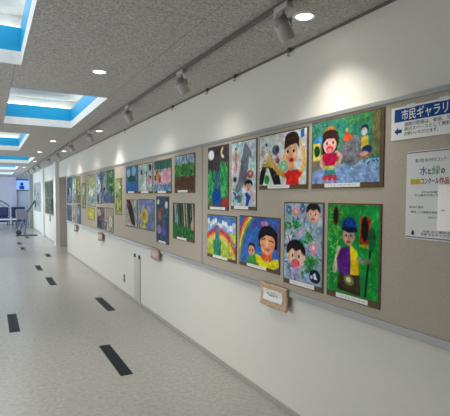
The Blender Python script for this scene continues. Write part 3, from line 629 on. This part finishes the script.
for k, (x, y, s, w) in enumerate(((-.06, .225, '子どもたちの絵を展示しています', .18), (-.1, .21, '水と緑の大切さを伝える絵', .2), (-.13, .152, '展示のご案内', .08), (-.12, .128, '期間 この通路の壁面 入場無料', .22), (-.02, .104, 'どなたでもご覧ください', .12), (-.05, .036, '主催 水と緑の会', .15), (-.06, .022, '後援 市民ギャラリー', .17))):
    text('small_lettering', s, .012, x, y, M_BLACK, r, .0018, w)
obj('logo_drop', lathe([(0, .0), (.008, .002), (.010, .009), (.006, .019), (0, .027)], 16), M_BLACK, r, True, Matrix.Translation((-.105, .018, .0018)) @ Matrix.Scale(.04, 4, (0, 0, 1)) @ Matrix.Rotation(-PI / 2, 4, 'X'))
r = empty('leaflet', on_wall(1.258, 1.398, XW - .016)); tag(r, 'white leaflet at right edge overlapping the contest notice', 'paper')
bm = bmesh.new(); box(bm, -.075, .075, 0, .21, -.0155, .002, .001); obj('sheet', bm, mat('glossy_white_paper', (236, 226, 220), .3), r)
obj('staple', B(-.055, -.035, .09, .096, .002, .0036), M_ALU, r)

# ------------------------------------------------------------------ school name cards hung under the board
M_INK = mat('faded_ink', (70, 80, 84), .7)
def name_card(y, ztop, w, h, label, tilt=0, ang=0, fm=M_PINE, detail=True):
    r = empty('name_card', on_wall(y, ztop - h, XW - .020) @ Matrix.Rotation(math.radians(tilt), 4, 'Z') @ Matrix.Rotation(math.radians(ang), 4, 'Y'))
    tag(r, label, 'name card')
    n = 14
    def sheet(x0, x1, y0, y1, z, t, amp):
        bm = bmesh.new(); top = []; 
        rows = []
        for zz in (z, z + t):
            rows.append([[bm.verts.new((x0 + (x1 - x0) * i / n, y0 + (y1 - y0) * j / n + amp * .4 * math.sin(i / n * PI * 3 + (2 if j else 0)) * (1 if j in (0, n) else .0), zz + amp * (math.sin(i / n * 5.2) * .5 + .5 * math.cos(j / n * 6)))) for i in range(n + 1)] for j in range(n + 1)])
        for k, g in enumerate(rows):
            for j in range(n):
                for i in range(n):
                    q = (g[j][i], g[j][i + 1], g[j + 1][i + 1], g[j + 1][i]); bm.faces.new(q if k else q[::-1])
        a, b = rows
        for i in range(n):
            bm.faces.new((a[0][i], a[0][i + 1], b[0][i + 1], b[0][i])); bm.faces.new((a[n][i + 1], a[n][i], b[n][i], b[n][i + 1]))
            bm.faces.new((a[i + 1][0], a[i][0], b[i][0], b[i + 1][0])); bm.faces.new((a[i][n], a[i + 1][n], b[i + 1][n], b[i][n]))
        return bm
    obj('mat_frame', sheet(-w / 2, w / 2, 0, h, .0, .007, .006), fm, r, True)
    m = .17 * h
    obj('card', sheet(-w / 2 + m * 1.5, w / 2 - m * 1.7, m * 1.5, h - m * 1.35, .0078, .0015, .006), M_CARD if detail else mat('pale_pink_card', (196, 172, 164), .8), r, True)
    if detail:
        bm = bmesh.new(); rr = random.Random(5)
        for k in range(5):
            x = -w * .2 + k * w * .085
            for q in range(3):
                xx = x + rr.uniform(0, .012); yy = h * .55 + rr.uniform(-.012, .012)
                box(bm, xx, xx + rr.uniform(.006, .014), yy, yy + rr.uniform(.003, .008), .0155, .0162)
        obj('writing', bm, M_INK, r)
    return r
name_card(2.65, .905, .335, .168, 'tan bordered name card hanging below the board, nearest and largest', 0, 0)
name_card(5.27, .895, .30, .145, 'pinkish name card below the dark blue narrow painting, second from camera', -3, 0, mat('pink_brown_card', (170, 140, 130), .8), False)
name_card(8.33, .87, .34, .16, 'brown name card below the navy figure painting, third from camera', 4, 0, mat('brown_card', (150, 118, 100), .8), False)
name_card(11.05, .86, .34, .17, 'grey name card below farthest paintings, by the doorway recess', 0, 0, mat('grey_card', (128, 118, 112), .8), False)

# ------------------------------------------------------------------ lower wall fittings
r = empty('access_panel', on_wall(6.16, .0, XB)); tag(r, 'narrow grey metal access panel low on the white wall', 'access panel')
obj('panel_leaf', B(-.15, .10, .01, .64, 0, .006, .001), mat('panel_grey', (190, 187, 179), .5), r)
obj('side_post', B(.10, .16, .01, .66, 0, .009, .001), mat('panel_dark_grey', (172, 169, 161), .5), r)
for x in (-.10, .12): obj('catch', B(x - .02, x + .02, .66, .71, 0, .02, .003), M_DARK, r)
r = empty('wall_socket', on_wall(6.85, .19, XB)); tag(r, 'small dark wall socket left of the grey access panel', 'socket')
obj('cover_plate', B(-.04, .04, 0, .12, 0, .008, .002), mat('socket_brown', (130, 124, 112), .5), r)
for z in (.025, .075): obj('outlet', B(-.022, .022, z, z + .026, .008, .011, .001), M_DARK, r)

# ------------------------------------------------------------------ inlaid floor strips
ST = [(1.03, 3.70, 4.56, 'black inlaid floor strip nearest the camera'), (1.44, 5.91, 6.77, 'black inlaid floor strip close to white wall near the access panel'),
      (.235, 5.47, 6.33, 'black inlaid floor strip at far left edge of the photo'), (.965, 8.08, 8.88, 'black inlaid floor strip fourth from camera, mid corridor'),
      (.92, 9.78, 10.55, 'black inlaid floor strip fifth from camera, mid corridor'), (1.33, 11.9, 12.57, 'small black inlaid floor strip in front of the doorway recess'),
      (.85, 13.75, 14.45, 'tiny black inlaid floor strip, third from the far end'), (.84, 15.3, 16.1, 'tiny black inlaid floor strip, second from the far end'), (1.23, 17.45, 18.1, 'farthest tiny black inlaid floor strip, by the slanted stand')]
for x, a0, b0, lab in ST:
    tag(obj('floor_strip', B(x - .055, x + .055, a0, b0, .0, .0022, .0006), M_STRIP), lab, 'floor strip', 'inlaid floor strips')

# ------------------------------------------------------------------ ceiling lights
def light(name, typ, loc, energy, color, **k):
    d = bpy.data.lights.new(name, typ); d.energy = energy; d.color = color
    for a, b in k.items(): setattr(d, a, b)
    o = bpy.data.objects.new(name, d); C.objects.link(o); o.location = loc
    return o
E_DOWN, E_SPOT, E_COF, E_FILL = 66, 6.0, 9, (88, 80, 360)
DL = [(.824, 3.75, 'round ceiling downlight nearest above mid corridor'), (1.60, 2.04, 'round ceiling downlight close to the nearest spotlight'), (1.08, 8.88, 'round ceiling downlight beyond the large blue coffer'),
      (1.07, 11.27, 'round ceiling downlight fourth down the corridor middle'), (1.555, 7.14, 'small round downlight between track and wall, second from camera'), (1.54, 10.72, 'small round downlight between track and wall, third from camera'),
      (1.22, 14.3, 'tiny far round downlight past the doorway recess'), (1.5, 16.2, 'tiny far round downlight near the track end'), (1.15, 17.6, 'tiny farthest round downlight in corridor middle')]
for x, y, lab in DL:
    r = empty('downlight', Matrix.Translation((x, y, HC))); tag(r, lab, 'downlight', 'recessed downlights')
    obj('trim_ring', lathe([(.047, -.001), (.050, -.006), (.062, -.005), (.066, -.0005)]), M_WHITE, r, True)
    bm = bmesh.new(); bmesh.ops.create_circle(bm, cap_ends=True, radius=.049, segments=28)
    for v in bm.verts: v.co.z = -.0025
    bmesh.ops.reverse_faces(bm, faces=bm.faces)
    obj('lens', bm, M_LAMP, r)
    light('downlight_or_fill_lamp', 'SPOT', (x, y, HC - .02), E_DOWN * (.4 if x > 1.4 else 1.1), (1, .95, .88), spot_size=math.radians(112), spot_blend=1, shadow_soft_size=.05)
for y in (-2.2, 1.1, 4.3, 7.6, 11.6, 16.2, 20.5):  # unseen row on the left, added as fill light with simple lens discs
    bm = bmesh.new(); bmesh.ops.create_circle(bm, cap_ends=True, radius=.049, segments=28)
    for v in bm.verts: v.co = Vector((-1.3 + v.co.x, y + v.co.y, HC - .0025))
    bmesh.ops.reverse_faces(bm, faces=bm.faces); struct('fill_lamp_lens', bm, M_LAMP, ceil)
    light('downlight_or_fill_lamp', 'SPOT', (-1.3, y, HC - .02), E_DOWN, (1, .95, .88), spot_size=math.radians(112), spot_blend=1, shadow_soft_size=.05)
for x0, x1, y0, y1 in COF:
    light('coffer_light', 'AREA', ((x0 + x1) / 2, (y0 + y1) / 2, HC + LIP + BAND + .12), E_COF, (.96, .98, 1), shape='RECTANGLE', size=x1 - x0, size_y=y1 - y0)

# track and spotlights
XT = 1.38
bm = bmesh.new(); box(bm, XT - .011, XT + .011, -1.5, 24.0, HC - .024, HC - .001, .003); box(bm, XT - .006, XT + .006, -1.5, 24.0, HC - .027, HC - .023)
tag(obj('lighting_track', bm, M_TRACK), 'long thin grey lighting track on the ceiling beside right wall', 'lighting track')
SP = [(1.94, 'nearest'), (3.33, 'second nearest'), (4.88, 'third'), (7.0, 'fourth'), (8.7, 'fifth'), (10.5, 'sixth'), (12.2, 'seventh'), (14.9, 'eighth'), (16.6, 'ninth'), (18.9, 'tenth'), (20.6, 'farthest')]
def make_spot():
    r = empty('track_spotlight', Matrix.Identity(4))
    obj('track_adapter', B(-.02, .02, -.06, .06, -.052, -.022, .004), M_SPOT, r)
    bm = bmesh.new(); tube(bm, (0, 0, -.05), (.0, .0, -.085), .011); tube(bm, (-.045, 0, -.085), (.045, 0, -.085), .006)
    box(bm, -.05, -.044, -.012, .012, -.15, -.078, .002); box(bm, .044, .05, -.012, .012, -.15, -.078, .002)
    obj('yoke', bm, M_SPOT, r)
    rot = Matrix.Translation((0, 0, -.135)) @ Matrix.Rotation(math.radians(-32), 4, 'Y')
    h = obj('lamp_head', lathe([(0, .042), (.030, .060), (.039, .052), (.041, .03), (.041, -.07), (.038, -.072), (.036, -.06), (0, -.058)], 28), M_SPOT, r, True, rot)
    bm = bmesh.new()
    for k in range(4): tube(bm, (0, 0, .02 + k * .009), (0, 0, .023 + k * .009), .043, n=28)
    obj('cooling_fins', bm, M_TRACK, h)
    bm = bmesh.new(); bmesh.ops.create_circle(bm, cap_ends=True, radius=.034, segments=24)
    for v in bm.verts: v.co.z = -.064
    bmesh.ops.reverse_faces(bm, faces=bm.faces)
    obj('lens', bm, M_LAMP, h)
    return r
def copy_tree(o, parent=None):
    c = o.copy(); C.objects.link(c)
    if parent: c.parent = parent
    for ch in [q for q in bpy.data.objects if q.parent == o]: copy_tree(ch, c)
    return c
proto = make_spot()
for i, (y, nm) in enumerate(SP):
    o = proto if i == 0 else copy_tree(proto)
    o.location = (XT, y, HC)
    tag(o, 'grey track spotlight aimed at the wall, %s from the camera along the track' % nm if nm not in ('nearest', 'farthest') else 'grey track spotlight aimed at the wall, %s of those along the track' % nm, 'spotlight', 'track spotlights')
for y in [s[0] for s in SP]:
    l = light('spotlight_lamp', 'SPOT', (XT + .045, y, HC - .215), E_SPOT, (1, .965, .925), spot_size=math.radians(125), spot_blend=1, shadow_soft_size=.05)
    d = Vector((XB - .05, y + .16, 1.5)) - l.location
    l.rotation_euler = d.to_track_quat('-Z', 'Y').to_euler()

# hooks on the ceiling rail
for k, (y, lab) in enumerate(((2.52, 'small dark picture hook on ceiling rail by the nearest spotlight'), (3.28, 'small dark picture hook on ceiling rail, third from the camera'), (3.82, 'small dark picture hook on ceiling rail near second spotlight'), (4.72, 'small dark picture hook on ceiling rail, second beyond the second spotlight'), (6.7, 'small dark picture hook on ceiling rail before the fourth spotlight'))):
    r = empty('picture_hook', on_wall(y, HC - .058, XB - .018)); tag(r, lab, 'hook', 'ceiling rail hooks')
    obj('slider', B(-.018, .018, .03, .058, 0, .012, .002), M_DARK, r)
    bm = bmesh.new(); tube(bm, (0, .03, .006), (0, .006, .006), .003, n=8); tube(bm, (0, .006, .006), (0, .004, .018), .003, n=8); tube(bm, (0, .004, .018), (0, .014, .02), .003, n=8)
    obj('hook_wire', bm, M_DARK, r)

# ------------------------------------------------------------------ beyond the doorway
r = empty('mural_board', on_wall(16.3, .87, XB)); tag(r, 'tall dark green mural board on wall past the doorway recess', 'mural')
obj('mount_board', B(-1.55, 1.55, 0, 1.22, 0, .015, .003), M_BOARD, r)
a = A(2.8, 1.1, 44, 90, (92, 110, 96)); a.dabs(160, (0, 1, 0, 1), [(86, 100, 84), (130, 134, 122), (90, 88, 80), (150, 152, 142), (80, 112, 98)], .16, .05); a.ell(.25, .2, .15, .16, (76, 120, 100)); a.ell(.75, .7, .15, .2, (70, 70, 62))
o = bpy.data.objects.new('painted_sheet', a.mesh(2.9, 1.12)); C.objects.link(o); o.parent = r; o.matrix_local = Matrix.Translation((0, .05, .017))
r = empty('mural_board', on_wall(20.7, .87, XB)); tag(r, 'pale grey-blue mural board with round pattern, farthest on right wall', 'mural')
obj('mount_board', B(-1.9, 1.9, 0, 1.25, 0, .015, .003), M_BOARD, r)
a = A(3.6, 1.1, 44, 91, (178, 178, 172)); a.dabs(120, (0, 1, 0, 1), [(164, 166, 164), (194, 192, 184), (156, 158, 162)], .16, .04); a.ell(.55, .55, .12, .26, (110, 120, 140)); a.ell(.55, .55, .07, .16, (176, 178, 180)); a.ell(.2, .3, .08, .18, (130, 136, 150))
o = bpy.data.objects.new('painted_sheet', a.mesh(3.6, 1.12)); C.objects.link(o); o.parent = r; o.matrix_local = Matrix.Translation((0, .05, .017))
name = empty('name_card', on_wall(16.4, .66, XB)); tag(name, 'small dark card hanging under the dark green mural board', 'name card')
obj('card', B(-.14, .14, 0, .2, 0, .012, .003), mat('grey_card', (128, 118, 112), .8), name)

# ------------------------------------------------------------------ far end
M_NV = mat('dark_blue_vinyl', (40, 54, 92), .5); M_STEEL = mat('grey_steel', (92, 92, 104), .4, .4)
r = empty('wall_monitor', Matrix.Translation((1.62, Y1, 1.82))); tag(r, 'dark framed screen showing blue picture, on far end wall', 'monitor')
obj('housing', B(-.42, .42, -.09, -.03, 0, .62, .01), mat('screen_black', (26, 30, 56), .4), r)
obj('bracket', B(-.12, .12, -.03, 0, .2, .42, .005), M_STEEL, r)
sc = obj('screen', B(-.37, .37, -.094, -.09, .05, .57), mat('screen_glow', (120, 160, 235), .3, emit=1.0), r)
bm = bmesh.new(); bmesh.ops.create_uvsphere(bm, u_segments=16, v_segments=8, radius=1)
for v in bm.verts: v.co = Vector((v.co.x * .09, -.095 + v.co.z * .001, .36 + v.co.y * .1))
box(bm, -.13, .13, -.096, -.094, .08, .26, .0)
obj('pictured_shape', bm, mat('screen_navy', (34, 52, 130), .4, emit=.3), sc)
# stand with slanted struts
r = empty('display_stand', Matrix.Translation((1.28, 18.6, 0))); tag(r, 'dark grey stand with slanted struts near far end of the corridor', 'stand')
bm = bmesh.new(); tube(bm, (-.34, 0, .02), (.02, .05, 1.0), .03); obj('leg', bm, M_STEEL, r)
bm = bmesh.new(); tube(bm, (-.1, -.1, .02), (-.02, .05, .62), .03); obj('leg', bm, M_STEEL, r)
bm = bmesh.new(); tube(bm, (-.1, .05, .7), (.3, .05, 1.36), .035); tube(bm, (.3, .05, 1.36), (.32, .05, 1.1), .03); obj('strut', bm, M_STEEL, r)
bm = bmesh.new(); box(bm, -.38, .04, .0, .1, .62, 1.02, .03); obj('body_panel', bm, mat('stand_grey_panel', (118, 118, 132), .5), r)
bm = bmesh.new(); box(bm, -.4, .36, -.16, .2, 0, .03, .01); obj('foot_plate', bm, M_DARK, r)
bm = bmesh.new(); tube(bm, (-.3, -.06, .13), (-.3, .0, .13), .1, n=24); tube(bm, (-.3, -.08, .13), (-.3, .02, .13), .04, n=16); obj('wheel', bm, M_DARK, r)
# table and seats by the end wall
r = empty('low_table', Matrix.Translation((.75, 22.8, 0))); tag(r, 'low white table near the far end wall', 'table')
obj('table_top', B(-.42, .42, -.3, .3, .42, .46, .008), M_CARD, r)
for sx in (-1, 1):
    for sy in (-1, 1): obj('leg', B(sx * .37 - .02, sx * .37 + .02, sy * .25 - .02, sy * .25 + .02, 0, .42), M_STEEL, r)
def seat(x, y, lab):
    r = empty('lounge_seat', Matrix.Translation((x, y, 0))); tag(r, lab, 'seat')
    obj('seat', B(-.33, .33, -.3, .3, .2, .45, .05), M_NV, r); obj('backrest', B(-.33, .33, .22, .36, .45, .95, .05), M_NV, r)
    for sx in (-1, 1):
        for sy in (-1, 1): obj('leg', B(sx * .28 - .02, sx * .28 + .02, sy * .24 - .02, sy * .24 + .02, 0, .2), M_STEEL, r)
seat(.55, 25.2, 'dark blue lounge seat at left edge of the far end'); seat(1.35, 25.4, 'dark blue lounge seat behind low white table, right of another')
# stair with railing rising to the left
r = empty('stair_railing', Matrix.Translation((.95, 26.3, 0))); tag(r, 'slanted steel railing against pale far end wall, left edge', 'railing')
bm = bmesh.new(); tube(bm, (0, 0, 1.0), (-2.0, 0, 2.3), .03); tube(bm, (0, 0, .8), (-2.0, 0, 2.1), .015); tube(bm, (0, 0, .6), (-2.0, 0, 1.9), .015); obj('handrail', bm, M_STEEL, r)
for k in range(4):
    bm = bmesh.new(); tube(bm, (-k * .6, 0, 0), (-k * .6, 0, 1.0 + k * .39), .02); obj('post', bm, M_STEEL, r)
bm = bmesh.new(); box(bm, 1.06, 1.34, Y1 - .2, Y1, 0, HC, .01); struct('trim_3', bm, mat('lavender_column', (214, 210, 228), .6))

# ------------------------------------------------------------------ added window fill, world, camera
for (a_, b_), e_, c_ in zip(WINS, E_FILL, ((1, .945, .86), (1, .945, .86), (.78, .88, 1))):
    light('window_fill_light', 'AREA', (XL - .25, (a_ + b_) / 2, 1.05), e_, c_, shape='RECTANGLE', size=1.7, size_y=b_ - a_).rotation_euler = (0, -PI / 2, 0)  # area lamps added outside the unseen windows to fill the corridor
w = bpy.data.worlds.new('sky'); bpy.context.scene.world = w; w.use_nodes = True
w.node_tree.nodes['Background'].inputs[0].default_value = (.6, .78, 1, 1); w.node_tree.nodes['Background'].inputs[1].default_value = 1.0

yaw, pitch, roll, F, cy, HCAM = .492203, -.045270, .005555, 440.0, 216.637, 1.549
sy, cyw, sp, cp = math.sin(yaw), math.cos(yaw), math.sin(pitch), math.cos(pitch)
fwd = Vector((sy * cp, cyw * cp, sp)); right = Vector((cyw, -sy, 0)); up = right.cross(fwd)
r2 = right * math.cos(roll) + up * math.sin(roll); u2 = -right * math.sin(roll) + up * math.cos(roll)
cam = bpy.data.cameras.new('camera'); co = bpy.data.objects.new('camera', cam); C.objects.link(co)
m = Matrix((r2, u2, -fwd)).transposed().to_4x4(); m.translation = (0, 0, HCAM); co.matrix_world = m
cam.sensor_fit = 'HORIZONTAL'; cam.sensor_width = 36; cam.lens = F / 450 * 36; cam.shift_y = (cy - 208) / 450
cam.clip_start = .02; cam.clip_end = 200
S = bpy.context.scene; S.camera = co
S.view_settings.view_transform = 'Standard'; S.view_settings.look = 'None'; S.view_settings.gamma = 1; S.view_settings.use_curve_mapping = False
S.view_settings.exposure = 0.17
